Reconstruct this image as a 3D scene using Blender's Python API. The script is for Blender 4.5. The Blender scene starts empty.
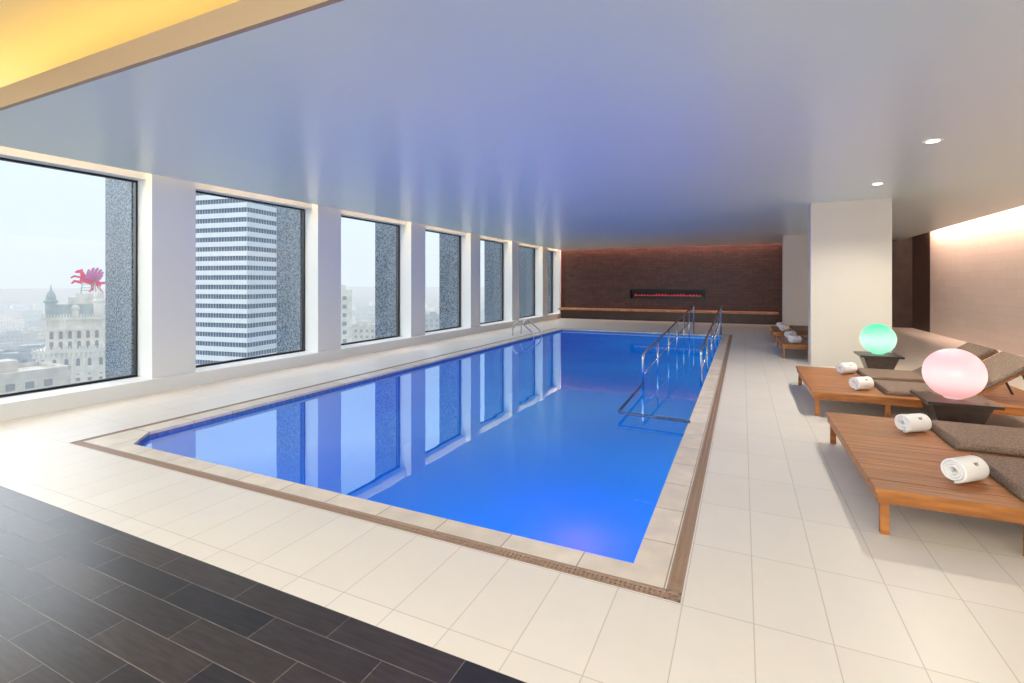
import bpy, bmesh, math, random
from mathutils import Vector, Matrix
random.seed(4)
PI=math.pi
scene=bpy.context.scene
C=scene.collection
scene.view_settings.view_transform='Standard'
R=math.radians
# ---------------------------------------------------------------- helpers
def link(o):
    C.objects.link(o); return o
def box(bm,x0,x1,y0,y1,z0,z1,M=None):
    vs=[bm.verts.new(Vector((x,y,z)) if M is None else M@Vector((x,y,z))) for x in (x0,x1) for y in (y0,y1) for z in (z0,z1)]
    f=[]
    for q in ((0,1,3,2),(4,6,7,5),(0,4,5,1),(2,3,7,6),(0,2,6,4),(1,5,7,3)):
        f.append(bm.faces.new([vs[i] for i in q]))
    return f
def prism(bm,pts,z0,z1,axis='z',M=None):
    def P(a,b,c):
        v={'z':Vector((a,b,c)),'y':Vector((a,c,b)),'x':Vector((c,a,b))}[axis]
        return v if M is None else M@v
    lo=[bm.verts.new(P(a,b,z0)) for a,b in pts]; hi=[bm.verts.new(P(a,b,z1)) for a,b in pts]
    n=len(pts)
    bm.faces.new(lo); bm.faces.new(hi)
    for i in range(n):
        bm.faces.new((lo[i],lo[(i+1)%n],hi[(i+1)%n],hi[i]))
def lathe(bm,prof,cx=0,cy=0,seg=32,cz=0):
    rings=[]
    for r,z in prof:
        rings.append([bm.verts.new((cx+r*math.cos(2*PI*k/seg),cy+r*math.sin(2*PI*k/seg),cz+z)) for k in range(seg)])
    for a,b in zip(rings,rings[1:]):
        for k in range(seg):
            bm.faces.new((a[k],a[(k+1)%seg],b[(k+1)%seg],b[k]))
    bm.faces.new(rings[0]); bm.faces.new(rings[-1])
def tube(bm,pts,r,seg=12):
    pts=[Vector(p) for p in pts]; rings=[]
    up=None
    for i,p in enumerate(pts):
        t=(pts[min(i+1,len(pts)-1)]-pts[max(i-1,0)]).normalized()
        if up is None:
            up=Vector((1,0,0)) if abs(t.x)<.9 else Vector((0,0,1))
        a=t.cross(up).normalized(); b=a.cross(t).normalized(); up=b
        rings.append([bm.verts.new(p+r*(math.cos(2*PI*k/seg)*a+math.sin(2*PI*k/seg)*b)) for k in range(seg)])
    for a,b in zip(rings,rings[1:]):
        for k in range(seg): bm.faces.new((a[k],a[(k+1)%seg],b[(k+1)%seg],b[k]))
    bm.faces.new(rings[0]); bm.faces.new(rings[-1])
def rounded(pts,r,n=6):
    pts=[Vector(p) for p in pts]; out=[pts[0]]
    for i in range(1,len(pts)-1):
        p=pts[i]; a=(pts[i-1]-p); b=(pts[i+1]-p)
        rr=min(r,a.length*.48,b.length*.48)
        A=p+a.normalized()*rr; B=p+b.normalized()*rr
        for k in range(n+1):
            t=k/n; out.append((1-t)**2*A+2*t*(1-t)*p+t*t*B)
    out.append(pts[-1]); return out
def obj(name,bm,mats,parent=None,smooth=False,bevel=0,kind=None,label=None,recalc=True):
    if recalc: bmesh.ops.recalc_face_normals(bm,faces=bm.faces[:])
    me=bpy.data.meshes.new(name); bm.to_mesh(me); bm.free()
    if not isinstance(mats,(list,tuple)): mats=[mats]
    for m in mats: me.materials.append(m)
    if smooth:
        for p in me.polygons: p.use_smooth=True
    o=bpy.data.objects.new(name,me); link(o)
    if parent: o.parent=parent
    if bevel:
        md=o.modifiers.new('bevel','BEVEL'); md.width=bevel; md.segments=2; md.limit_method='ANGLE'
    if kind: o['kind']=kind
    if label: o['label']=label
    return o
def tag(o,label,cat,group=None,kind=None):
    o['label']=label; o['category']=cat
    if group: o['group']=group
    if kind: o['kind']=kind
    return o
def thing(name,label,cat,loc=(0,0,0),rz=0,group=None):
    o=bpy.data.objects.new(name,None); link(o); o.location=loc; o.rotation_euler=(0,0,rz); o.empty_display_size=.1
    return tag(o,label,cat,group)
def dup(root,loc,label,group=None,rz=None):
    r=root.copy(); C.objects.link(r); r.location=loc; r['label']=label
    if rz is not None: r.rotation_euler=(0,0,rz)
    if group: r['group']=group
    for ch in list(root.children):
        c=ch.copy(); C.objects.link(c); c.parent=r
        for g in ch.children:
            d=g.copy(); C.objects.link(d); d.parent=c
    return r
def B(): return bmesh.new()
# ---------------------------------------------------------------- materials
def newmat(name):
    m=bpy.data.materials.new(name); m.use_nodes=True
    nt=m.node_tree; return m,nt,nt.nodes['Principled BSDF'],nt.nodes['Material Output']
def N(nt,t,**k):
    n=nt.nodes.new(t)
    for a,b in k.items(): setattr(n,a,b)
    return n
def rgb(c): return (c[0],c[1],c[2],1)
def plain(name,c,rough=.5,metal=0,var=0,vs=8,bump=0,bs=60,emit=None,es=0,spec=.5):
    m,nt,p,out=newmat(name)
    p.inputs['Base Color'].default_value=rgb(c); p.inputs['Roughness'].default_value=rough
    p.inputs['Metallic'].default_value=metal; p.inputs['Specular IOR Level'].default_value=spec
    tc=N(nt,'ShaderNodeTexCoord')
    if var:
        no=N(nt,'ShaderNodeTexNoise'); no.inputs['Scale'].default_value=vs; no.inputs['Detail'].default_value=5
        nt.links.new(tc.outputs['Object'],no.inputs['Vector'])
        r=N(nt,'ShaderNodeValToRGB'); r.color_ramp.elements[0].position=.38; r.color_ramp.elements[1].position=.62
        r.color_ramp.elements[0].color=rgb([x*(1-var) for x in c]); r.color_ramp.elements[1].color=rgb([min(1,x*(1+var)) for x in c])
        nt.links.new(no.outputs['Fac'],r.inputs['Fac']); nt.links.new(r.outputs['Color'],p.inputs['Base Color'])
    if bump:
        nb=N(nt,'ShaderNodeTexNoise'); nb.inputs['Scale'].default_value=bs; nb.inputs['Detail'].default_value=4
        nt.links.new(tc.outputs['Object'],nb.inputs['Vector'])
        bp=N(nt,'ShaderNodeBump'); bp.inputs['Strength'].default_value=bump; bp.inputs['Distance'].default_value=.01
        nt.links.new(nb.outputs['Fac'],bp.inputs['Height']); nt.links.new(bp.outputs['Normal'],p.inputs['Normal'])
    if emit:
        p.inputs['Emission Color'].default_value=rgb(emit); p.inputs['Emission Strength'].default_value=es
    return m
def tiles(name,ax,w,h,c1,c2,mortar,ms=.004,off=0.0,org=(0,0),rough=.4,var=.06,bump=.3,spec=.5,streak=None):
    m,nt,p,out=newmat(name)
    g=N(nt,'ShaderNodeNewGeometry'); s=N(nt,'ShaderNodeSeparateXYZ'); nt.links.new(g.outputs['Position'],s.inputs[0])
    c=N(nt,'ShaderNodeCombineXYZ')
    for i,a in enumerate(ax):
        ad=N(nt,'ShaderNodeMath',operation='SUBTRACT'); ad.inputs[1].default_value=org[i]
        nt.links.new(s.outputs['XYZ'.index(a)],ad.inputs[0]); nt.links.new(ad.outputs[0],c.inputs[i])
    b=N(nt,'ShaderNodeTexBrick'); b.offset=off; b.offset_frequency=2
    nt.links.new(c.outputs[0],b.inputs['Vector'])
    b.inputs['Color1'].default_value=rgb(c1); b.inputs['Color2'].default_value=rgb(c2); b.inputs['Mortar'].default_value=rgb(mortar)
    b.inputs['Scale'].default_value=1; b.inputs['Mortar Size'].default_value=ms; b.inputs['Mortar Smooth'].default_value=.2
    b.inputs['Brick Width'].default_value=w; b.inputs['Row Height'].default_value=h; b.inputs['Bias'].default_value=0
    no=N(nt,'ShaderNodeTexNoise'); no.inputs['Scale'].default_value=6; no.inputs['Detail'].default_value=6
    if streak:
        mp=N(nt,'ShaderNodeMapping'); mp.inputs['Scale'].default_value=streak
        nt.links.new(g.outputs['Position'],mp.inputs['Vector']); nt.links.new(mp.outputs[0],no.inputs['Vector'])
    else: nt.links.new(g.outputs['Position'],no.inputs['Vector'])
    mr=N(nt,'ShaderNodeMapRange'); mr.inputs['From Min'].default_value=.3; mr.inputs['From Max'].default_value=.7
    mr.inputs['To Min'].default_value=1-var; mr.inputs['To Max'].default_value=1+var
    nt.links.new(no.outputs['Fac'],mr.inputs['Value'])
    mx=N(nt,'ShaderNodeVectorMath',operation='SCALE'); nt.links.new(b.outputs['Color'],mx.inputs[0]); nt.links.new(mr.outputs[0],mx.inputs['Scale'])
    nt.links.new(mx.outputs[0],p.inputs['Base Color'])
    p.inputs['Roughness'].default_value=rough; p.inputs['Specular IOR Level'].default_value=spec
    bp=N(nt,'ShaderNodeBump'); bp.inputs['Strength'].default_value=bump; bp.inputs['Distance'].default_value=.004; bp.invert=True
    nt.links.new(b.outputs['Fac'],bp.inputs['Height']); nt.links.new(bp.outputs['Normal'],p.inputs['Normal'])
    return m
M_deck=tiles('deck_tile','XY',.30,.60,(.80,.76,.685),(.775,.73,.655),(.57,.52,.455),ms=.0027,org=(-.255,2.42),rough=.36,bump=.2,var=.012)
M_dark=tiles('dark_plank_tile','XY',.60,.145,(.021,.019,.021),(.048,.038,.034),(.165,.14,.12),ms=.0022,off=.5,org=(.2,1.70),rough=.28,var=.30,bump=.5,spec=.36,streak=(1.2,10,1))
M_cope=tiles('coping_stone','XY',.45,.45,(.80,.72,.60),(.70,.62,.51),(.34,.28,.23),ms=.004,org=(-.350,2.51),rough=.42,var=.10)
M_brown=tiles('brown_wall_tile','XZ',.36,.10,(.085,.036,.026),(.055,.024,.017),(.020,.011,.008),ms=.008,off=.5,rough=.45,var=.22,bump=.6)
M_stone=tiles('right_wall_stone','YZ',.90,.20,(.68,.595,.51),(.65,.565,.48),(.54,.46,.385),ms=.003,off=.5,rough=.6,var=.015,bump=.3)
M_ceil=plain('ceiling_paint',(.695,.785,.745),.28,spec=.55)
M_recess=plain('recess_paint',(.80,.70,.45),.6)
M_lip=plain('tan_lip',(.42,.30,.19),.5)
M_white=plain('white_wall_paint',(.77,.79,.785),.5)
M_pillar=plain('pillar_paint',(.63,.595,.535),.5)
M_granite=plain('granite',(.15,.19,.235),.45,var=.72,vs=36,bump=.6,bs=45)
M_frame=plain('black_aluminium',(.012,.013,.015),.35,metal=.3)
M_chrome=plain('polished_steel',(.42,.47,.55),.18,metal=1)
M_grate=plain('tan_grate',(.36,.245,.17),.45)
M_gratedark=plain('grate_channel',(.06,.04,.03),.6)
M_navy=plain('waterline_tile',(.05,.09,.17),.25,var=.3,vs=20)
M_wl=plain('waterline_blue_tile',(.08,.15,.30),.3,var=.3,vs=20)
M_basin=plain('pool_plaster_blue',(.10,.32,.95),.5,var=.05,vs=1.2)
M_dkwood=plain('dark_table_wood',(.030,.019,.014),.3,var=.3,vs=12)
M_brownp=plain('brown_panel',(.050,.027,.018),.4,var=.15,vs=3)
M_towel=plain('white_terry',(.88,.87,.86),.9,bump=.5,bs=180)
M_mark=plain('towel_mark',(.05,.03,.03),.8)
M_seat=plain('bench_wood',(.42,.22,.11),.4,var=.2,vs=5)
M_cush=plain('woven_brown_fabric',(.175,.122,.086),.85,var=.45,vs=110,bump=.3,bs=130)
def wood(name,c1,c2,sc=(1.2,28,8)):
    m,nt,p,out=newmat(name)
    tc=N(nt,'ShaderNodeTexCoord'); mp=N(nt,'ShaderNodeMapping'); mp.inputs['Scale'].default_value=sc
    nt.links.new(tc.outputs['Object'],mp.inputs['Vector'])
    no=N(nt,'ShaderNodeTexNoise'); no.inputs['Scale'].default_value=1.6; no.inputs['Detail'].default_value=8; no.inputs['Distortion'].default_value=.6
    nt.links.new(mp.outputs[0],no.inputs['Vector'])
    r=N(nt,'ShaderNodeValToRGB'); r.color_ramp.elements[0].position=.32; r.color_ramp.elements[1].position=.68
    r.color_ramp.elements[0].color=rgb(c1); r.color_ramp.elements[1].color=rgb(c2)
    nt.links.new(no.outputs['Fac'],r.inputs['Fac']); nt.links.new(r.outputs['Color'],p.inputs['Base Color'])
    p.inputs['Roughness'].default_value=.40; p.inputs['Specular IOR Level'].default_value=.32
    return m
M_teak=wood('teak',(.20,.066,.015),(.44,.170,.042))
# glass
M_glass,nt,p,out=newmat('window_glass')
nt.nodes.remove(p)
tr=N(nt,'ShaderNodeBsdfTransparent'); tr.inputs[0].default_value=(.97,.985,1,1)
gl=N(nt,'ShaderNodeBsdfGlossy'); gl.inputs['Roughness'].default_value=.02
mx=N(nt,'ShaderNodeMixShader'); mx.inputs[0].default_value=.03
nt.links.new(tr.outputs[0],mx.inputs[1]); nt.links.new(gl.outputs[0],mx.inputs[2]); nt.links.new(mx.outputs[0],out.inputs[0])
# water
M_water,nt,p,out=newmat('pool_water'); nt.nodes.remove(p)
g=N(nt,'ShaderNodeNewGeometry')
no=N(nt,'ShaderNodeTexNoise'); no.inputs['Scale'].default_value=1.1; no.inputs['Detail'].default_value=2; nt.links.new(g.outputs['Position'],no.inputs['Vector'])
bp=N(nt,'ShaderNodeBump'); bp.inputs['Strength'].default_value=.08; bp.inputs['Distance'].default_value=.02; nt.links.new(no.outputs['Fac'],bp.inputs['Height'])
fr0=N(nt,'ShaderNodeFresnel'); fr0.inputs['IOR'].default_value=1.5; nt.links.new(bp.outputs['Normal'],fr0.inputs['Normal'])
fr=N(nt,'ShaderNodeMapRange'); fr.inputs['From Min'].default_value=.06; fr.inputs['From Max'].default_value=.22; fr.inputs['To Min'].default_value=.02; fr.inputs['To Max'].default_value=.48; nt.links.new(fr0.outputs[0],fr.inputs['Value'])
gl=N(nt,'ShaderNodeBsdfGlossy'); gl.inputs['Roughness'].default_value=.012; gl.inputs[0].default_value=(.76,.96,1,1); nt.links.new(bp.outputs['Normal'],gl.inputs['Normal'])
tr=N(nt,'ShaderNodeBsdfTransparent'); tr.inputs[0].default_value=(.34,.50,1,1)
em=N(nt,'ShaderNodeEmission')  # underwater light painted as surface emission, brighter toward the right edge
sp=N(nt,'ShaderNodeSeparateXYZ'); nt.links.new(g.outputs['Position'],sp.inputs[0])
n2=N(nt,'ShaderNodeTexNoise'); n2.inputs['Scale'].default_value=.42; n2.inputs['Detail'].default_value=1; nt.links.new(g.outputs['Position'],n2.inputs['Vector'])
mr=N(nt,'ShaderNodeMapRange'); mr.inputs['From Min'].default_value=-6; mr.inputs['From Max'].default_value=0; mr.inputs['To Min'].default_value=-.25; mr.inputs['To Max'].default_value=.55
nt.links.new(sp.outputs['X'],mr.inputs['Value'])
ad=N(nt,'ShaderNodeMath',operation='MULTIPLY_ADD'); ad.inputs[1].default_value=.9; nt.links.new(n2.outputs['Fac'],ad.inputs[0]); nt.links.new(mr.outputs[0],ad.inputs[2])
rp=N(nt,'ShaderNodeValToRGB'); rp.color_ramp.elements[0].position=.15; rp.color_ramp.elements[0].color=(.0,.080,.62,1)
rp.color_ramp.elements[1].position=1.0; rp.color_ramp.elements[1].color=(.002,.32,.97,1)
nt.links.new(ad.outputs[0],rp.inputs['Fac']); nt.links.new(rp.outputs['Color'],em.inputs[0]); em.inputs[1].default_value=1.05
m1=N(nt,'ShaderNodeMixShader'); m1.inputs[0].default_value=.70; nt.links.new(tr.outputs[0],m1.inputs[1]); nt.links.new(em.outputs[0],m1.inputs[2])
m2=N(nt,'ShaderNodeMixShader'); nt.links.new(fr.outputs[0],m2.inputs[0]); nt.links.new(m1.outputs[0],m2.inputs[1]); nt.links.new(gl.outputs[0],m2.inputs[2])
nt.links.new(m2.outputs[0],out.inputs[0])
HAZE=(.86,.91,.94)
def haze(name,c,D=1500,var=.15,vs=.3,brick=None):  # air haze painted into the surface: emission grows with distance from the origin
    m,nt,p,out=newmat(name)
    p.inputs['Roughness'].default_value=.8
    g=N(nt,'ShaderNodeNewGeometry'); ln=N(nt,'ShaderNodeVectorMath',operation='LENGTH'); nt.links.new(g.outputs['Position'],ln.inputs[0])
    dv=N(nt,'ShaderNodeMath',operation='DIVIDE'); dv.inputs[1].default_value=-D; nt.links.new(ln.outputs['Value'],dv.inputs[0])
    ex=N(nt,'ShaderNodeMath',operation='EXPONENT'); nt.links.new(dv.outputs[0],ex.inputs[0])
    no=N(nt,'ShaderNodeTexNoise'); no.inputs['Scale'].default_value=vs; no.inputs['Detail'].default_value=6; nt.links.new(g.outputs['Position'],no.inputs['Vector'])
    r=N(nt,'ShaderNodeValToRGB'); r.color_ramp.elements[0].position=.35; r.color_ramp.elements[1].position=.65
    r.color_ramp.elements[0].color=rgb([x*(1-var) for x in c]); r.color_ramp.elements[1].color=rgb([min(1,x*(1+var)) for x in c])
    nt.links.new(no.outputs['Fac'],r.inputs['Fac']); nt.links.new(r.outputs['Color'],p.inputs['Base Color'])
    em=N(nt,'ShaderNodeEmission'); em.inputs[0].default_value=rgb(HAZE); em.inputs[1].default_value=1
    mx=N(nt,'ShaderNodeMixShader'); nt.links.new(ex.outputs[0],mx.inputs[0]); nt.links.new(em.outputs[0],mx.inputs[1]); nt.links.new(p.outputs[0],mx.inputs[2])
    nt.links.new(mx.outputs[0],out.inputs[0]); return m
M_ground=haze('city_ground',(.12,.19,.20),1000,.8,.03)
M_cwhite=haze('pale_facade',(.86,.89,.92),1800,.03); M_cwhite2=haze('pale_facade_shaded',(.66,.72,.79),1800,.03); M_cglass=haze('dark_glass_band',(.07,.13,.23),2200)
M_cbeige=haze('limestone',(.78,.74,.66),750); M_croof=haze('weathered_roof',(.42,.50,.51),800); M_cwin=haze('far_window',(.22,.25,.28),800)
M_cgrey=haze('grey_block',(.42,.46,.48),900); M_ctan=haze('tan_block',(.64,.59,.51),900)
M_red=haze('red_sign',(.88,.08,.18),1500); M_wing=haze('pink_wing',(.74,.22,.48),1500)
# ---------------------------------------------------------------- setting
XL,XR,YN,YB,CZ=-7.31,5.25,-5.0,21.0,3.0
TX0,TX1,TY0,TY1=-5.76,-.265,2.43,15.87
WX0,WX1,WY0,WY1=-5.45,-.53,2.67,15.60
CH=.28; WZ=-.06
bm=B()
def quad(bm,x0,x1,y0,y1,z,mi=0):
    f=bm.faces.new([bm.verts.new(v) for v in ((x0,y0,z),(x1,y0,z),(x1,y1,z),(x0,y1,z))]); f.material_index=mi
for a in ((XL-.1,XR+.1,1.70,TY0),(XL-.1,TX0,TY0,TY1),(TX1,XR+.1,TY0,TY1),(XL-.1,XR+.1,TY1,YB+.1)):
    quad(bm,*a,0)
quad(bm,XL-.1,XR+.1,YN-.1,1.70,0,1)
obj('floor',bm,[M_deck,M_dark],kind='structure',recalc=False)
# coping ring
bm=B(); t=.075
ix0,ix1,iy0,iy1=TX0+t,TX1-t,TY0+t,TY1-t
zc=-.03
box(bm,ix0,ix1,iy0,WY0,zc,.0); box(bm,ix0,ix1,WY1,iy1,zc,.0)
box(bm,ix0,WX0,WY0,WY1,zc,.0); box(bm,WX1,ix1,WY0,WY1,zc,.0)
prism(bm,[(WX0,WY0),(WX0+CH,WY0),(WX0,WY0+CH)],zc,0)
obj('pool_coping',bm,M_cope,kind='structure')
# grate
bm=B()
for a in ((TX0,TX1,TY0,TY0+t),(TX0,TX1,TY1-t,TY1),(TX0,TX0+t,TY0+t,TY1-t),(TX1-t,TX1,TY0+t,TY1-t)):
    quad(bm,*a,-.03)
ch=obj('drain_channel',bm,M_gratedark,kind='structure',recalc=False)
bm=B(); st=.024
n=int((TX1-TX0)/st)
for yy in (TY0,TY1-t):
    for k in range(n): box(bm,TX0+k*st,TX0+k*st+.016,yy+.012,yy+t-.012,-.012,-.002)
    box(bm,TX0,TX1,yy,yy+.012,-.012,.001); box(bm,TX0,TX1,yy+t-.012,yy+t,-.012,.001); box(bm,TX0,TX1,yy+t/2-.005,yy+t/2+.005,-.012,-.001)
n=int((TY1-TY0-2*t)/st)
for xx in (TX0,TX1-t):
    for k in range(n): box(bm,xx+.012,xx+t-.012,TY0+t+k*st,TY0+t+k*st+.016,-.012,-.002)
    box(bm,xx,xx+.012,TY0,TY1,-.012,.001); box(bm,xx+t-.012,xx+t,TY0,TY1,-.012,.001); box(bm,xx+t/2-.005,xx+t/2+.005,TY0,TY1,-.012,-.001)
obj('overflow_grate',bm,M_grate,kind='structure')
# basin
poly=[(WX0+CH,WY0),(WX1,WY0),(WX1,WY1),(WX0,WY1),(WX0,WY0+CH)]
bm=B(); zl=-1.35
def ring(z,off=0): return [bm.verts.new((x,y,z)) for x,y in poly]
a=ring(zc); b=ring(-.14); c=ring(zl); n=5
for i in range(n):
    j=(i+1)%n
    f=bm.faces.new((a[j],a[i],b[i],b[j])); f.material_index=1
    f=bm.faces.new((b[j],b[i],c[i],c[j]))
bm.faces.new(c)
obj('pool_basin',bm,[M_basin,M_wl],kind='structure',recalc=False)
bm=B(); bm.faces.new([bm.verts.new((x,y,WZ)) for x,y in poly])
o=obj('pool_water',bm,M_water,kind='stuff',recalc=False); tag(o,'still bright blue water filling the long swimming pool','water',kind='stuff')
# ramp
bm=B(); RX0=-1.33
prism(bm,[(6.5,-1.34),(6.5,-1.3),(15.58,-.3),(15.58,-1.34)],RX0+.05,WX1-.005,axis='x')
o=obj('pool_ramp',bm,M_basin); tag(o,'submerged sloping blue entry ramp between the two pool handrails','ramp')
# walls
YC=[4.053+2.94*k for k in range(-3,6)]   # column starts
CW=.60
bm=B()
box(bm,-7.83,XL,YN-.1,YB+.1,-.3,.19)
box(bm,-7.83,-7.55,YN-.1,YB+.1,2.96,3.7)
for y in YC: box(bm,-7.83,-7.40,y,y+CW,.19,3.62)
box(bm,-7.83,-7.40,20.85,YB+.1,.19,3.62)
box(bm,-7.83,-7.40,YN-.1,YC[0],.19,3.62)
obj('wall_left',bm,M_white,kind='structure')
ends=[(YC[i]+CW,YC[i+1]) for i in range(len(YC)-1)]+[(YC[-1]+CW,20.85)]
for i,(a,b) in enumerate(ends):
    w=bpy.data.objects.new('window_%d'%(i+1),None); link(w); w['kind']='structure'; w.location=(-7.77,(a+b)/2,.19)
    hw=(b-a)/2; H=2.96-.19
    bm=B(); f=.025
    box(bm,-.03,.03,-hw,hw,0,f*1.3); box(bm,-.03,.03,-hw,hw,H-f,H); box(bm,-.03,.03,-hw,-hw+f,f*1.3,H-f); box(bm,-.03,.03,hw-f,hw,f*1.3,H-f)
    obj('window_frame',bm,M_frame,w)
    bm=B(); box(bm,-.004,.004,-hw+f,hw-f,f*1.3,H-f); obj('pane',bm,M_glass,w)
for i,y in enumerate(YC+[20.85]):
    bm=B(); box(bm,-8.5,-7.835,y-.03,y+CW+.03,-1.2,3.9); obj('trim_%d'%(i+1),bm,M_granite,kind='structure')
bm=B(); box(bm,XR,XR+.2,YN-.1,19.25,-.1,3.7); obj('wall_right',bm,M_stone,kind='structure')
bm=B(); box(bm,XR,XR+.2,19.25,YB+.1,-.1,3.7); obj('wall_right_end',bm,M_brownp,kind='structure')
bm=B(); box(bm,-7.83,XR+.2,YN-.3,YN-.1,-.1,3.7); obj('wall_near',bm,M_white,kind='structure')
SX0,SX1,SZ0,SZ1=-4.3,-1.35,.90,1.26
bm=B()
box(bm,-7.4,SX0,YB,YB+.3,0,3.7); box(bm,SX1,2.6,YB,YB+.3,0,3.7); box(bm,SX0,SX1,YB,YB+.3,0,SZ0); box(bm,SX0,SX1,YB,YB+.3,SZ1,3.7)
obj('wall_back',bm,M_brown,kind='structure')
bm=B(); box(bm,2.6,3.6,YB,YB+.3,0,3.7); box(bm,4.5,XR+.1,YB,YB+.3,0,3.7); box(bm,3.6,4.5,YB,YB+.3,2.3,3.7)
obj('wall_back_panel',bm,M_brownp,kind='structure')
d=bpy.data.objects.new('door_1',None); link(d); d['kind']='structure'; d.location=(4.05,YB+.08,0)
bm=B(); box(bm,-.449,.449,-.02,.03,.002,2.299); obj('door_leaf',bm,M_dkwood,d)
bm=B(); tube(bm,rounded([(-.36,-.02,.95),(-.36,-.07,.95),(-.36,-.07,1.25),(-.36,-.02,1.25)],.02),.01); obj('door_handle',bm,M_chrome,d,smooth=True)
# ceiling
bm=B(); box(bm,-7.30,4.88,1.98,20.74,CZ,CZ+.06); obj('ceiling',bm,M_ceil,kind='structure')
bm=B(); box(bm,-7.30,4.88,1.945,1.98,CZ,CZ+.17); obj('trim_20',bm,M_lip,kind='structure')
bm=B(); box(bm,-7.83,XR+.2,YN-.3,YB+.3,3.62,3.72); obj('ceiling_recess',bm,M_recess,kind='structure')
for nm,(y0,y1) in (('pillar',(10.57,10.95)),('pillar',(17.3,17.7))):
    bm=B(); box(bm,1.14,2.36,y0,y1,0,CZ); obj(nm,bm,M_pillar,kind='structure',bevel=.004)
# ---------------------------------------------------------------- furniture
# daybed
BX=.72
BY=[3.58,6.5,11.3,14.2]
L,W,ZT=2.2,1.95,.28
A0=R(36)
CY=(.14,1.08)
FX=.70   # the two far daybeds are shorter
def make_bed(label,y,raised):
    bed=thing('daybed',label,'daybed',(BX,y,0),group='teak daybeds in a row along the right side')
    bm=B(); ns=11; pw=W/ns
    for k in range(ns): box(bm,0,L,k*pw+.004,(k+1)*pw-.004,ZT-.028,ZT)
    obj('slatted_top',bm,M_teak,bed,bevel=.002)
    bm=B()
    box(bm,.012,L-.012,.012,.045,ZT-.085,ZT-.028); box(bm,.012,L-.012,W-.045,W-.012,ZT-.085,ZT-.028)
    for x in (.012,.7,1.4,L-.05): box(bm,x,x+.038,.045,W-.045,ZT-.085,ZT-.028)
    obj('apron',bm,M_teak,bed,bevel=.002)
    for x in (.03,.68,L-.09):
        for yy in (.03,W-.078):
            bm=B(); box(bm,x,x+.045,yy,yy+.045,0,ZT-.086); obj('leg',bm,M_teak,bed,bevel=.003)
    if raised:
        for y0 in CY:
            bm=B(); Mx=Matrix.Translation((1.40,0,ZT+.002))@Matrix.Rotation(-A0,4,'Y')
            for k in range(8): box(bm,0,.72,y0+k*.0925,y0+k*.0925+.085,0,.018,Mx)
            o=obj('back_panel',bm,M_teak,bed)
            for yy in (y0+.08,y0+.62):
                bm=B(); tube(bm,[(1.98,yy,ZT),(1.40+.55*math.cos(A0),yy,ZT+.55*math.sin(A0))],.012,8)
                obj('prop',bm,M_dkwood,o)
    return bed
make_bed('long teak double daybed platform nearest the camera with six square legs',BY[0],False)
bed=make_bed('teak double daybed platform second from the camera, beside the pink glowing ball',BY[1],True)
for y,l in zip(BY[2:],['teak double daybed just behind the wide cream pillar','farthest teak double daybed, near the dark tiled back wall']):
    o=dup(bed,(BX,y,0),l); o.scale=(FX,1,1)
# cushion
def cushion(A):
    bm=B(); s1=.70; Lc=1.42; Wc=.74; T=.042; nu=72; nv=40
    def P(s):
        if s<=s1: x=s; z=0
        else: x=s1+(s-s1)*math.cos(A); z=(s-s1)*math.sin(A)
        k=min(1,max(0,(s-s1+.03)/.06)); a=A*k
        return Vector((x,0,z+.0)),Vector((-math.sin(a),0,math.cos(a)))
    top=[];bot=[]
    for i in range(nu+1):
        s=Lc*i/nu; p,nn=P(s); rt=[];rb=[]
        for j in range(nv+1):
            w=Wc*j/nv; dd=min(s,Lc-s,w,Wc-w)
            e=1 if dd>.02 else math.sqrt(max(0,1-(1-dd/.02)**2))
            h=T*(.5+.5*e)
            up_=A>0 and s>s1-.03
            q=p+Vector((0,w,0)); lift=.022 if up_ else .003
            rt.append(bm.verts.new(q+nn*(h+(.022 if up_ else .006)))); rb.append(bm.verts.new(q+nn*lift))
        top.append(rt);bot.append(rb)
    for i in range(nu):
        for j in range(nv):
            bm.faces.new((top[i][j],top[i+1][j],top[i+1][j+1],top[i][j+1])); bm.faces.new((bot[i][j+1],bot[i+1][j+1],bot[i+1][j],bot[i][j]))
        bm.faces.new((top[i+1][0],top[i][0],bot[i][0],bot[i+1][0])); bm.faces.new((top[i][nv],top[i+1][nv],bot[i+1][nv],bot[i][nv]))
    for j in range(nv):
        bm.faces.new((top[0][j],top[0][j+1],bot[0][j+1],bot[0][j])); bm.faces.new((top[nu][j+1],top[nu][j],bot[nu][j],bot[nu][j+1]))
    return obj('lounge_cushion',bm,M_cush,smooth=True)
cf=cushion(0); cu=cushion(A0)
names=['nearest daybed','second daybed','daybed behind the pillar','farthest daybed']
for b,nmn in enumerate(names):
    for h,half in enumerate(('near','far')):
        if b==0: o=cf if h==0 else link(cf.copy())
        else: o=cu if (b==1 and h==0) else link(cu.copy())
        o.location=(1.42 if b<2 else BX+.70*FX,BY[b]+CY[h],ZT)
        if b>1: o.scale=(FX,1,1)
        tag(o,('flat ' if b==0 else '')+'brown woven lounge cushion on the %s half of the %s'%(half,nmn),'cushion','brown lounge cushions on the daybeds')
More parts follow.
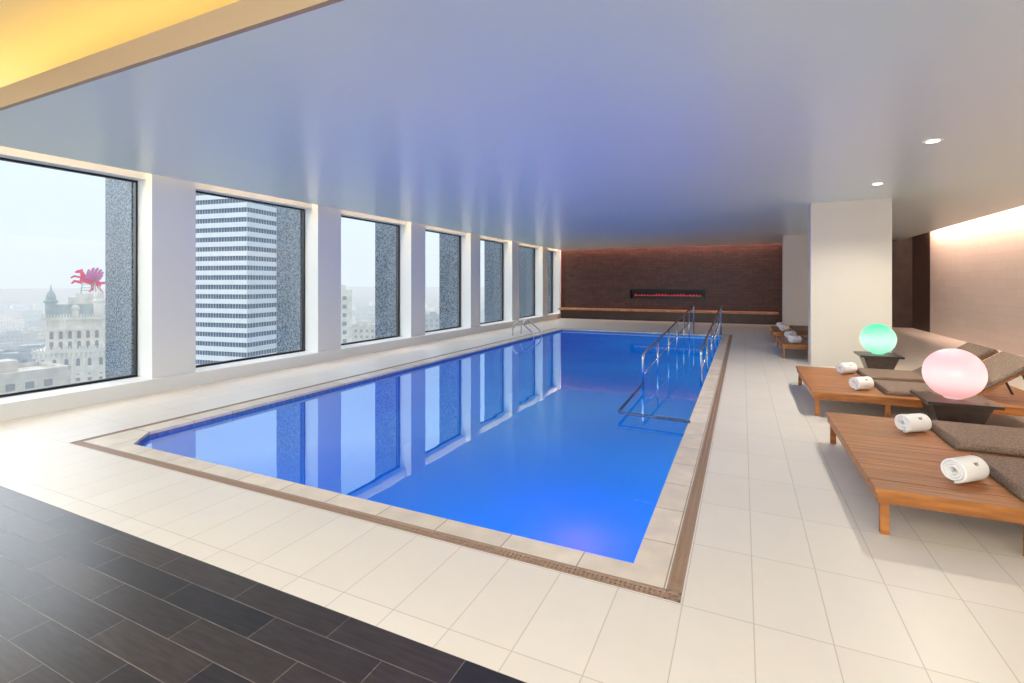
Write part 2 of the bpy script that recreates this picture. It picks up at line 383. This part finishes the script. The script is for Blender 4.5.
# towel
tw=thing('rolled_towel','','towel',(0,0,0))
bm=B(); th0=.5; turns=3.15; nn=84; pitch=.0170; r0=.010; th=.0150; Ln=.105
ins=[];outs=[]
for k in range(nn+1):
    a=-th0-2*PI*turns*k/nn; r=r0+pitch*(turns*k/nn)
    ins.append((r*math.cos(a),r*math.sin(a))); outs.append(((r+th)*math.cos(a),(r+th)*math.sin(a)))
ys=[-Ln,-Ln+.012,Ln-.012,Ln]
rows=[]
for yi,y in enumerate(ys):
    q=.003 if yi in (0,3) else 0
    rows.append(([bm.verts.new((x*(1+q/.05),y,z*(1+q/.05))) for x,z in ins],[bm.verts.new((x*(1-q/.09),y,z*(1-q/.09))) for x,z in outs]))
for k in range(nn):
    for (i0,o0),(i1,o1) in zip(rows,rows[1:]):
        bm.faces.new((i0[k],i0[k+1],i1[k+1],i1[k])); bm.faces.new((o0[k+1],o0[k],o1[k],o1[k+1]))
    i0,o0=rows[0]; bm.faces.new((i0[k+1],i0[k],o0[k],o0[k+1]))
    i0,o0=rows[-1]; bm.faces.new((i0[k],i0[k+1],o0[k+1],o0[k]))
for kk in (0,nn):
    for (i0,o0),(i1,o1) in zip(rows,rows[1:]): bm.faces.new((i0[kk],o0[kk],o1[kk],i1[kk]))
obj('towel_roll',bm,M_towel,tw,smooth=True)
cd=bpy.data.curves.new('mark','FONT'); cd.body='W'; cd.size=.032; cd.extrude=.001; cd.align_x='CENTER'; cd.align_y='CENTER'
to=bpy.data.objects.new('tmp',cd); link(to); bpy.context.view_layer.update()
me=bpy.data.meshes.new_from_object(to.evaluated_get(bpy.context.evaluated_depsgraph_get())); bpy.data.objects.remove(to)
nrm=Vector((.80,0,.60)); up=Vector((-.60,0,.80)); xr=Vector((0,1,0))
am=math.atan2(.60,.80); best=0
for (x,z) in outs:
    if abs((math.atan2(z,x)-am+PI)%(2*PI)-PI)<.2: best=max(best,math.hypot(x,z))
rr=best+.0015
Mx=Matrix((( xr.x,up.x,nrm.x,nrm.x*rr),(xr.y,up.y,nrm.y,.01),(xr.z,up.z,nrm.z,nrm.z*rr),(0,0,0,1)))
me.transform(Mx); me.materials.clear(); me.materials.append(M_mark)
mk=bpy.data.objects.new('monogram',me); link(mk); mk.parent=tw; mk['label']='dark letter W'
TZ=ZT-min(z for x,z in outs)+.001
tspots=[(1.24,BY[0]+.36,'white rolled towel at the edge of the nearest cushion, the largest towel in view'),(1.27,BY[0]+1.50,'white rolled towel on the far half of the nearest daybed'),
 (1.24,BY[1]+.36,'white rolled towel on the near half of the second daybed'),(1.28,BY[1]+1.5,'white rolled towel on the far half of the second daybed, before the pillar'),
 (.98,BY[2]+.40,'white rolled towel on the near half of the daybed behind the pillar'),(.98,BY[2]+1.5,'white rolled towel on the far half of the daybed behind the pillar'),
 (.98,BY[3]+.40,'white rolled towel on the near half of the farthest daybed'),(.98,BY[3]+1.5,'white rolled towel on the far half of the farthest daybed')]
for i,(x,y,l) in enumerate(tspots):
    rz=R(random.uniform(-56,-44))
    if i==0: tw.location=(x,y,TZ); tw.rotation_euler=(0,0,R(-48)); tag(tw,l,'towel','rolled white towels on the daybeds')
    else: dup(tw,(x,y,TZ),l,'rolled white towels on the daybeds',rz)
# side tables + glow balls
tb=thing('side_table','low dark wood side table under the pink glowing ball','side table',(1.82,6.02,0),group='low dark side tables')
TH=.415
bm=B(); box(bm,-.27,.27,-.27,.27,TH-.03,TH); obj('tabletop',bm,M_dkwood,tb,bevel=.004)
bm=B()
lo=[bm.verts.new((x*.10,y*.10,.02)) for x,y in ((-1,-1),(1,-1),(1,1),(-1,1))]; hi=[bm.verts.new((x*.22,y*.22,TH-.031)) for x,y in ((-1,-1),(1,-1),(1,1),(-1,1))]
bm.faces.new(lo);bm.faces.new(hi)
for i in range(4): bm.faces.new((lo[i],lo[(i+1)%4],hi[(i+1)%4],hi[i]))
obj('pedestal',bm,M_dkwood,tb,bevel=.004)
bm=B(); box(bm,-.18,.18,-.18,.18,0,.02); obj('foot_plate',bm,M_dkwood,tb)
dup(tb,(1.90,9.3,0),'low dark wood side table under the green glowing ball, before the pillar')
def ball(loc,c1,cm,c2,label):
    m,nt,p,out=newmat('glow_ball'); r_=.235
    tc=N(nt,'ShaderNodeTexCoord'); s=N(nt,'ShaderNodeSeparateXYZ'); nt.links.new(tc.outputs['Object'],s.inputs[0])
    mr=N(nt,'ShaderNodeMapRange'); mr.inputs['From Min'].default_value=0; mr.inputs['From Max'].default_value=2*r_; nt.links.new(s.outputs['Z'],mr.inputs['Value'])
    r=N(nt,'ShaderNodeValToRGB'); r.color_ramp.interpolation='EASE'; r.color_ramp.elements[0].color=rgb(c1); r.color_ramp.elements[1].color=rgb(c2); q=r.color_ramp.elements.new(.45); q.color=rgb(cm); nt.links.new(mr.outputs[0],r.inputs['Fac'])
    nt.links.new(r.outputs['Color'],p.inputs['Emission Color']); p.inputs['Emission Strength'].default_value=1.0
    p.inputs['Base Color'].default_value=rgb([x*.25 for x in c2]); p.inputs['Roughness'].default_value=.25
    t=thing('glow_ball_lamp',label,'lamp',loc,group='glowing ball lamps on the side tables')
    bm=B(); prof=[]
    for k in range(1,36):
        a=-PI/2+PI*k/36
        if math.sin(a)*r_+r_<.008: continue
        prof.append((r_*math.cos(a),r_+r_*math.sin(a)))
    lathe(bm,prof,seg=56); obj('globe',bm,m,t,smooth=True)
    bm=B(); lathe(bm,[(.05,0),(.075,.0),(.075,.008),(.06,.009)],seg=32); obj('charging_base',bm,M_white,t)
    return t
ball((1.82,6.02,TH+.001),(1,.36,.36),(1,.74,.72),(1,.50,.54),'pink glowing ball lamp on a low dark table between the two nearest daybeds')
ball((1.90,9.3,TH+.001),(.30,.90,.60),(.66,1,.82),(.08,.68,.38),'green glowing ball lamp on a low dark table in front of the pillar')
# downlights
M_lens=plain('lamp_lens',(1,1,1),.5,emit=(1,.9,.75),es=14)
dl=thing('ceiling_downlight','round recessed downlight in the ceiling nearest the camera, above the pink ball','ceiling light',(1.81,6.55,CZ),group='recessed ceiling downlights')
bm=B(); 
pr=[(.055,-.004),(.08,-.006),(.086,-.001)]
rg=[[bm.verts.new((r*math.cos(2*PI*k/32),r*math.sin(2*PI*k/32),z)) for k in range(32)] for r,z in pr]
for a,b in zip(rg,rg[1:]):
    for k in range(32): bm.faces.new((a[k],b[k],b[(k+1)%32],a[(k+1)%32]))
obj('trim_ring',bm,M_white,dl,recalc=False)
bm=B(); lathe(bm,[(.065,-.003),(.065,-.001)],seg=32); obj('lens',bm,M_lens,dl)
dup(dl,(1.83,9.0,CZ),'round recessed downlight in the ceiling just before the wide pillar')
# handrails
def rail(label,X,y0,y1,z0,z1,base,loop=False):
    t=thing('handrail',label,'handrail',(X,y0,0),group='steel handrails over the pool ramp')
    bm=B(); n=y1-y0
    pts=[(0,0,base(y0)),(0,0,z0),(0,n,z1),(0,n,base(y1))]
    tube(bm,rounded(pts,.07),.019); obj('top_rail',bm,M_chrome,t,smooth=True)
    bm=B(); pts=[(0,0,z0-.30),(0,n,z1-.36)]; tube(bm,pts,.010); obj('lower_rail',bm,M_chrome,t,smooth=True)
    k=1
    while y0+k*1.4<y1-.6:
        yy=k*1.4; zt=z0+(z1-z0)*yy/n
        bm=B(); tube(bm,[(0,yy,base(y0+yy)),(0,yy,zt)],.014); obj('post',bm,M_chrome,t,smooth=True); k+=1
    if loop:
        bm=B(); tube(bm,rounded([(0,0,.03),(.03,5.66-y0,.02),(WX1-X+.02,5.60-y0,.02)],.06),.017); obj('low_end_bar',bm,M_navy,t,smooth=True)
rail('long steel handrail standing in the pool on the left side of the ramp',-1.33,7.4,15.75,.46,.86,lambda y:-.2 if y<15.5 else -.0,True)
rail('long steel handrail on the pool edge at the right side of the ramp',-.57,8.0,15.75,.50,.86,lambda y:-.2 if y<15.5 else 0.0)
# ladder
ld=thing('pool_ladder','small curved steel ladder rails on the left pool edge near the back','ladder',(WX0,13.3,0))
for y in (-.3,.3):
    bm=B(); tube(bm,rounded([(-.62,y,0),(-.60,y,.30),(-.42,y,.44),(.02,y,.10),(.06,y,-.15),(.06,y,-1.0)],.16,8),.018); obj('grab_rail',bm,M_chrome,ld,smooth=True)
for z in (-.3,-.6,-.9):
    bm=B(); box(bm,.03,.12,-.3,.3,z-.01,z+.01); obj('rung',bm,M_chrome,ld)
# bench and fire slot
bn=thing('bench','long low wooden bench along the foot of the dark tiled wall','bench',(-3.0,20.65,0))
bm=B(); box(bm,-4.3,4.2,-.35,.34,.38,.45); obj('seat',bm,M_seat,bn,bevel=.005)
bm=B(); box(bm,-4.2,4.1,-.18,.34,0,.379); obj('plinth',bm,M_brownp,bn)
fp=thing('fireplace','long narrow fireplace slot glowing red in the dark tiled wall','fireplace',((SX0+SX1)/2,YB+.15,SZ0))
hw=(SX1-SX0)/2
M_black=plain('soot_black',(.01,.008,.008),.5)
bm=B(); box(bm,-hw,hw,.12,.15,0,SZ1-SZ0); box(bm,-hw,hw,-.12,.12,0,.01); box(bm,-hw,hw,-.12,.12,SZ1-SZ0-.01,SZ1-SZ0); box(bm,-hw,-hw+.01,-.12,.12,.01,.34); box(bm,hw-.01,hw,-.12,.12,.01,.34)
obj('firebox',bm,M_black,fp)
bm=B()
for a in ((-hw-.03,hw+.03,0-.03,0.0),(-hw-.03,hw+.03,SZ1-SZ0,SZ1-SZ0+.03)): box(bm,a[0],a[1],-.17,-.152,a[2],a[3])
for a in ((-hw-.03,-hw),(hw,hw+.03)): box(bm,a[0],a[1],-.17,-.152,0,SZ1-SZ0)
obj('surround',bm,M_frame,fp)
bm=B(); box(bm,-hw+.1,hw-.1,-.04,.04,.011,.10); obj('burner',bm,M_frame,fp)
M_fl=plain('flame',(.3,.02,.02),.5,emit=(.85,.07,.09),es=.42)
fm=None
for k in range(22):
    x=-hw+.2+k*(2*hw-.4)/21
    if fm is None:
        bm=B(); lathe(bm,[(.01,0),(.05,.03),(.055,.06),(.03,.12),(.004,.19)],seg=12); fm=obj('flame',bm,M_fl,fp,smooth=True); o=fm
    else:
        o=fm.copy(); link(o); o.parent=fp
    o.location=(x,0,.095); o.scale=(1.1,.6,random.uniform(.3,.6))
# ---------------------------------------------------------------- city outside
def dirpos(u,dist):
    t=(u-512)/492; th=R(25.1); lat=t*dist; return (lat*math.cos(th)-dist*math.sin(th),lat*math.sin(th)+dist*math.cos(th))
def face(x,y): return math.atan2(y,x)-PI/2
GZ=-62
bm=B(); quad(bm,-9000,-9.5,-6000,9000,GZ); obj('ground',bm,M_ground,kind='structure',recalc=False)
# striped tower
x,y=dirpos(247,200)
t=thing('office_tower','tall white office tower with horizontal window bands, filling the second window','building',(x,y,GZ),face(x,y)+R(45))
S=32; HT=108
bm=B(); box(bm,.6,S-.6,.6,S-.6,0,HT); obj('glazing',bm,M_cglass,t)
bm=B(); fl=3.95; k=0
def band(z0,z1):
    fs=box(bm,0,S,0,S,z0,z1)
    # the facade turned away from the daylight has its shade painted in as a darker colour: face at local y=0
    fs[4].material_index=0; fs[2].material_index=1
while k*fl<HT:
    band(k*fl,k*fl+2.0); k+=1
band(HT-4,HT+1)
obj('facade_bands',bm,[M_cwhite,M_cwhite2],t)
bm=B()
for k in range(22):
    a=.6+k*1.46
    box(bm,a-.10,a+.10,.45,.62,0,HT-4.1); box(bm,.45,.62,a-.10,a+.10,0,HT-4.1)
obj('mullions',bm,M_cgrey,t)
# ornate building
x,y=dirpos(80,150)
t=thing('historic_building','ornate limestone building with turret and cornice below the red rooftop sign','building',(x,y,GZ),face(x,y)+R(-14))
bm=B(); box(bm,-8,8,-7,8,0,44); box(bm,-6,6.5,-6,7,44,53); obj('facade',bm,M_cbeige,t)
bm=B()
for z,e in ((36,.4),(43.5,.8)): box(bm,-8-e,8+e,-7-e,8+e,z,z+.9)
for z,e in ((50,.4),(53,.9)): box(bm,-6-e,6.5+e,-6-e,7+e,z,z+.8)
for k in range(16): box(bm,-8.5+k*1.1,-8.0+k*1.1,-7.7,-7.05,42.3,43.5)
for k in range(7): box(bm,-8+k*2.64,-7.55+k*2.64,-7.35,-7.0,14,43.4)
for k in range(7): box(bm,-6+k*2.03,-5.7+k*2.03,-6.3,-6.0,44.4,52.9)
for k in range(22): box(bm,-6.8+k*.66,-6.5+k*.66,-6.9,-6.7,53.8,54.7)
for k in range(24): box(bm,-8.7+k*.74,-8.35+k*.74,-7.8,-7.6,44.4,45.3)
obj('cornice',bm,M_cbeige,t)
bm=B(); prism(bm,[(-5.5,53.8),(6,53.8),(4.4,57.5),(-3.9,57.5)],-5,5.5,axis='y'); obj('mansard_roof',bm,M_croof,t)
bm=B(); box(bm,-2,4,-3,4,57.5,59.6); box(bm,-.5,2.5,-2,3,59.6,60.6); obj('roof_house',bm,M_cbeige,t)
for sx,mm in ((-5.2,M_croof),(5.8,M_cbeige),(.3,M_cbeige)):
    bm=B(); lathe(bm,[(1.3,53.9),(1.3,58.0),(1.65,58.2),(1.65,58.7),(1.2,58.9),(1.1,60.0),(.75,61.0),(.22,61.7),(.1,63.2)] if sx!=.3 else [(.9,53.9),(.9,56),(1.1,56.2),(.8,57),(.1,57.4)],cx=sx,cy=-5.4,seg=16); obj('turret',bm,mm,t)
wm=None
for r in range(8):
    for c in range(6):
        if wm is None:
            bm=B(); pr=[(-.42,0),(.42,0),(.42,1.8)]+[(.42*math.cos(a*PI/6),1.8+.42*math.sin(a*PI/6)) for a in range(1,6)]+[(-.42,1.8)]
            prism(bm,pr,-.06,.1,axis='y'); wm=obj('arched_window',bm,M_cwin,t); o=wm
        else: o=wm.copy(); link(o); o.parent=t
        if r<2: o.location=(-4.9+c*2.06,-6,50.2-3.1-r*3.0+.4)
        else: o.location=(-6.6+c*2.64,-7,39.5-(r-2)*3.9+(.0 if r==2 else -.6))
# rooftop sign
fa=face(x,y)
sg=thing('rooftop_sign','red winged horse sign on a lattice mast above the ornate building','sign',(x+2*math.cos(fa)-.5*math.sin(fa),y+2*math.sin(fa)+.5*math.cos(fa),GZ+60.6),fa)
horse=[(-4.6,2.2),(-4.2,3.0),(-3.4,3.6),(-3.0,4.0),(-2.7,3.3),(-1.8,2.4),(0,1.6),(1.8,1.7),(2.8,1.4),(4.2,2.2),(5.0,1.4),(4.2,1.2),(3.2,.6),(3.4,-.6),(4.6,-1.6),(4.9,-2.4),(4.2,-2.0),(3.0,-1.1),(2.2,-.2),(1.6,-.3),(2.0,-1.6),(1.4,-2.8),(.9,-2.6),(1.2,-1.5),(.6,-.3),(-1.2,-.4),(-1.8,-1.0),(-3.2,-.9),(-3.8,-1.8),(-4.2,-1.6),(-3.8,-.3),(-2.4,0),(-2.6,.8),(-4.0,.6),(-4.6,-.1),(-5.0,.2),(-4.3,1.2),(-2.7,1.4),(-3.2,2.4),(-4.0,2.0)]
k=.92; zb=3.2; ra=R(-20); cr,sr=math.cos(ra),math.sin(ra)
def hp(a,b): return ((a*cr-b*sr)*k,(a*sr+b*cr)*k+zb)
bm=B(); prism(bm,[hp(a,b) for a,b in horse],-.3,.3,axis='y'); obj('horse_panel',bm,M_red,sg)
bm=B()
for (ax,az,bx,bz) in ((-1.1,1.2,-1.4,4.1),(-.6,1.2,-.5,5.0),(-.1,1.2,.5,5.4),(.4,1.3,1.5,5.2),(.8,1.3,2.2,4.6),(1.2,1.3,2.4,3.6),(1.5,1.2,2.3,2.6)):
    dx,dz=bx-ax,bz-az; l_=math.hypot(dx,dz); nx,nz=-dz/l_*.42,dx/l_*.42
    prism(bm,[hp(ax-nx,az-nz),hp(bx-nx*.9,bz-nz*.9),hp(bx+dx/l_*.4,bz+dz/l_*.4),hp(bx+nx*.9,bz+nz*.9),hp(ax+nx,az+nz)],-.5,-.32,axis='y')
obj('wing_panel',bm,M_wing,sg)
bm=B()
for sx in (-1.8,1.8):
    for sy in (-1,1): tube(bm,[(sx,sy,0),(sx*.8,sy*.35,3.6)],.16,6)
for z in (.8,1.7,2.6): box(bm,-1.7,1.7,-.9,-.8,z,z+.18)
obj('lattice_mast',bm,M_croof,sg)
# low blocks
placed=[]
def block(u,d,w,dp,ztop,mat,rot,label,group=None):
    x,y=dirpos(u,d); rad=math.hypot(w,dp)/2
    if any(math.hypot(x-a,y-b)<rad+c for a,b,c in placed): return False
    placed.append((x,y,rad))
    t=thing('city_building',label,'building',(x,y,GZ),face(x,y)+R(rot),group)
    h=ztop-GZ
    bm=B(); box(bm,-w/2,w/2,-dp/2,dp/2,0,h); 
    for a in ((-w/2,w/2,-dp/2,-dp/2+.5),(-w/2,w/2,dp/2-.5,dp/2),(-w/2,-w/2+.5,-dp/2,dp/2),(w/2-.5,w/2,-dp/2,dp/2)): box(bm,*a,h,h+1)
    box(bm,-w*.2,w*.12,-dp*.1,dp*.25,h,h+3)
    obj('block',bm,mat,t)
    z=h-3.2; k=0
    while z>max(2,h-30):
        bm=B()
        for q in range(max(2,int(w/3.4))):
            xx=-w/2+1.2+q*3.4
            if xx+1.6<w/2: box(bm,xx,xx+1.6,-dp/2-.05,-dp/2+.1,z,z+1.6)
        obj('window_row',bm,M_cwin,t)
        z-=3.6
    return True
placed.append((*dirpos(80,150),12)); placed.append((*dirpos(247,222),26))
block(2,118,20,16,-20,M_ctan,18,'flat roofed tan building at the lower left of the first window')
block(34,190,20,16,-25,M_cgrey,-10,'low grey building beside the ornate building in the first window')
block(100,235,30,24,-24,M_cbeige,15,'pale building behind the right side of the ornate building')
block(344,210,5,8,-2,M_cbeige,10,'slim pale tower at the left edge of the third window')
block(366,300,18,14,-24,M_ctan,-20,'tan building with small windows low in the third window')
block(434,330,14,14,-20,M_cgrey,0,'grey building low in the fourth window')
rs=[(-30,107)]*4+[(341,378),(425,443)]
cnt=0
while cnt<60:
    a,b=random.choice(rs); 
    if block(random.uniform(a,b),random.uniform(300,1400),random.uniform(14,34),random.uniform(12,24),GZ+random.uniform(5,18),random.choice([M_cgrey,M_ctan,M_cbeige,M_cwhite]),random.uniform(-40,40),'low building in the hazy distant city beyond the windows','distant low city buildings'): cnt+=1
# ---------------------------------------------------------------- light
def area(name,loc,rot,sx,sy,e,c):
    l=bpy.data.lights.new(name,'AREA'); l.shape='RECTANGLE'; l.size=sx; l.size_y=sy; l.energy=e; l.color=c
    o=bpy.data.objects.new(name,l); link(o); o.location=loc; o.rotation_euler=rot; return o
for i,(a,b) in enumerate(ends[2:]):
    o=area('window_portal',(-7.73,(a+b)/2,1.57),(0,-PI/2,0),2.7,b-a-.1,1,(1,1,1)); o.data.cycles.is_portal=True
area('near_ceiling_fill',(-.5,-1.8,3.5),(0,0,0),8,3.0,230,(1,.93,.82))  # unseen fill light added behind the camera to brighten the near floor
area('near_wall_fill',(-.5,-4.6,1.7),(R(100),0,0),10,2.6,500,(.98,1,.96))  # added fill out of view, tilted up to lift ceiling and room
area('cove_lamp_near',(-1,2.22,3.14),(PI,0,0),12,.10,36,(1,.59,.13))
area('cove_lamp_right',(4.93,10.5,3.38),(0,R(-42),0),.12,17,560,(1,.68,.55))
area('cove_lamp_back',(-3,20.86,3.4),(0,0,0),9,.12,190,(1,.50,.40))
area('cove_lamp_left',(-7.42,9,3.5),(0,0,0),.1,23,170,(1,.72,.42))
def spot(loc,e,c,ang=120,r=.05):
    l=bpy.data.lights.new('downlight_lamp','SPOT'); l.energy=e; l.color=c; l.spot_size=R(ang); l.spot_blend=.7; l.shadow_soft_size=r
    o=bpy.data.objects.new('downlight_lamp',l); link(o); o.location=loc
spot((1.81,6.55,CZ-.03),220,(1,.90,.74),140); spot((1.83,9.0,CZ-.03),200,(1,.90,.74),140); spot((4.8,20.2,2.95),14,(1,.6,.3),90)
def pt(loc,e,c,r=.4):
    l=bpy.data.lights.new('pool_lamp','POINT'); l.energy=e; l.color=c; l.shadow_soft_size=r
    o=bpy.data.objects.new('pool_lamp',l); link(o); o.location=loc
pt((-1.65,5.3,-.9),150,(1,.06,1),.12)
sl=bpy.data.lights.new('daylight','SUN'); sl.energy=3.4; sl.angle=R(70); sl.color=(.93,.97,1)
so=bpy.data.objects.new('daylight',sl); link(so); so.rotation_euler=Vector((1,.25,-.55)).to_track_quat('-Z','Y').to_euler()
w=bpy.data.worlds.new('sky'); scene.world=w; w.use_nodes=True; nt=w.node_tree; bg=nt.nodes['Background']
tc=N(nt,'ShaderNodeTexCoord'); s=N(nt,'ShaderNodeSeparateXYZ'); nt.links.new(tc.outputs['Generated'],s.inputs[0])
r=N(nt,'ShaderNodeValToRGB'); e=r.color_ramp.elements; e[0].position=0; e[0].color=(.57,.62,.65,1); e[1].position=.45; e[1].color=(.63,.69,.75,1)
x2=e.new(.12); x2.color=(.57,.64,.68,1)
nt.links.new(s.outputs['Z'],r.inputs['Fac']); nt.links.new(r.outputs['Color'],bg.inputs[0]); bg.inputs[1].default_value=1.65
# ---------------------------------------------------------------- camera
cam=bpy.data.cameras.new('camera'); co=bpy.data.objects.new('camera',cam); link(co)
co.location=(0,0,1.5); co.rotation_euler=(PI/2,0,R(25.1)); cam.sensor_width=36; cam.lens=492/1024*36; cam.shift_y=-(341.5-284)/1024
cam.clip_end=20000; cam.clip_start=.05
scene.camera=co
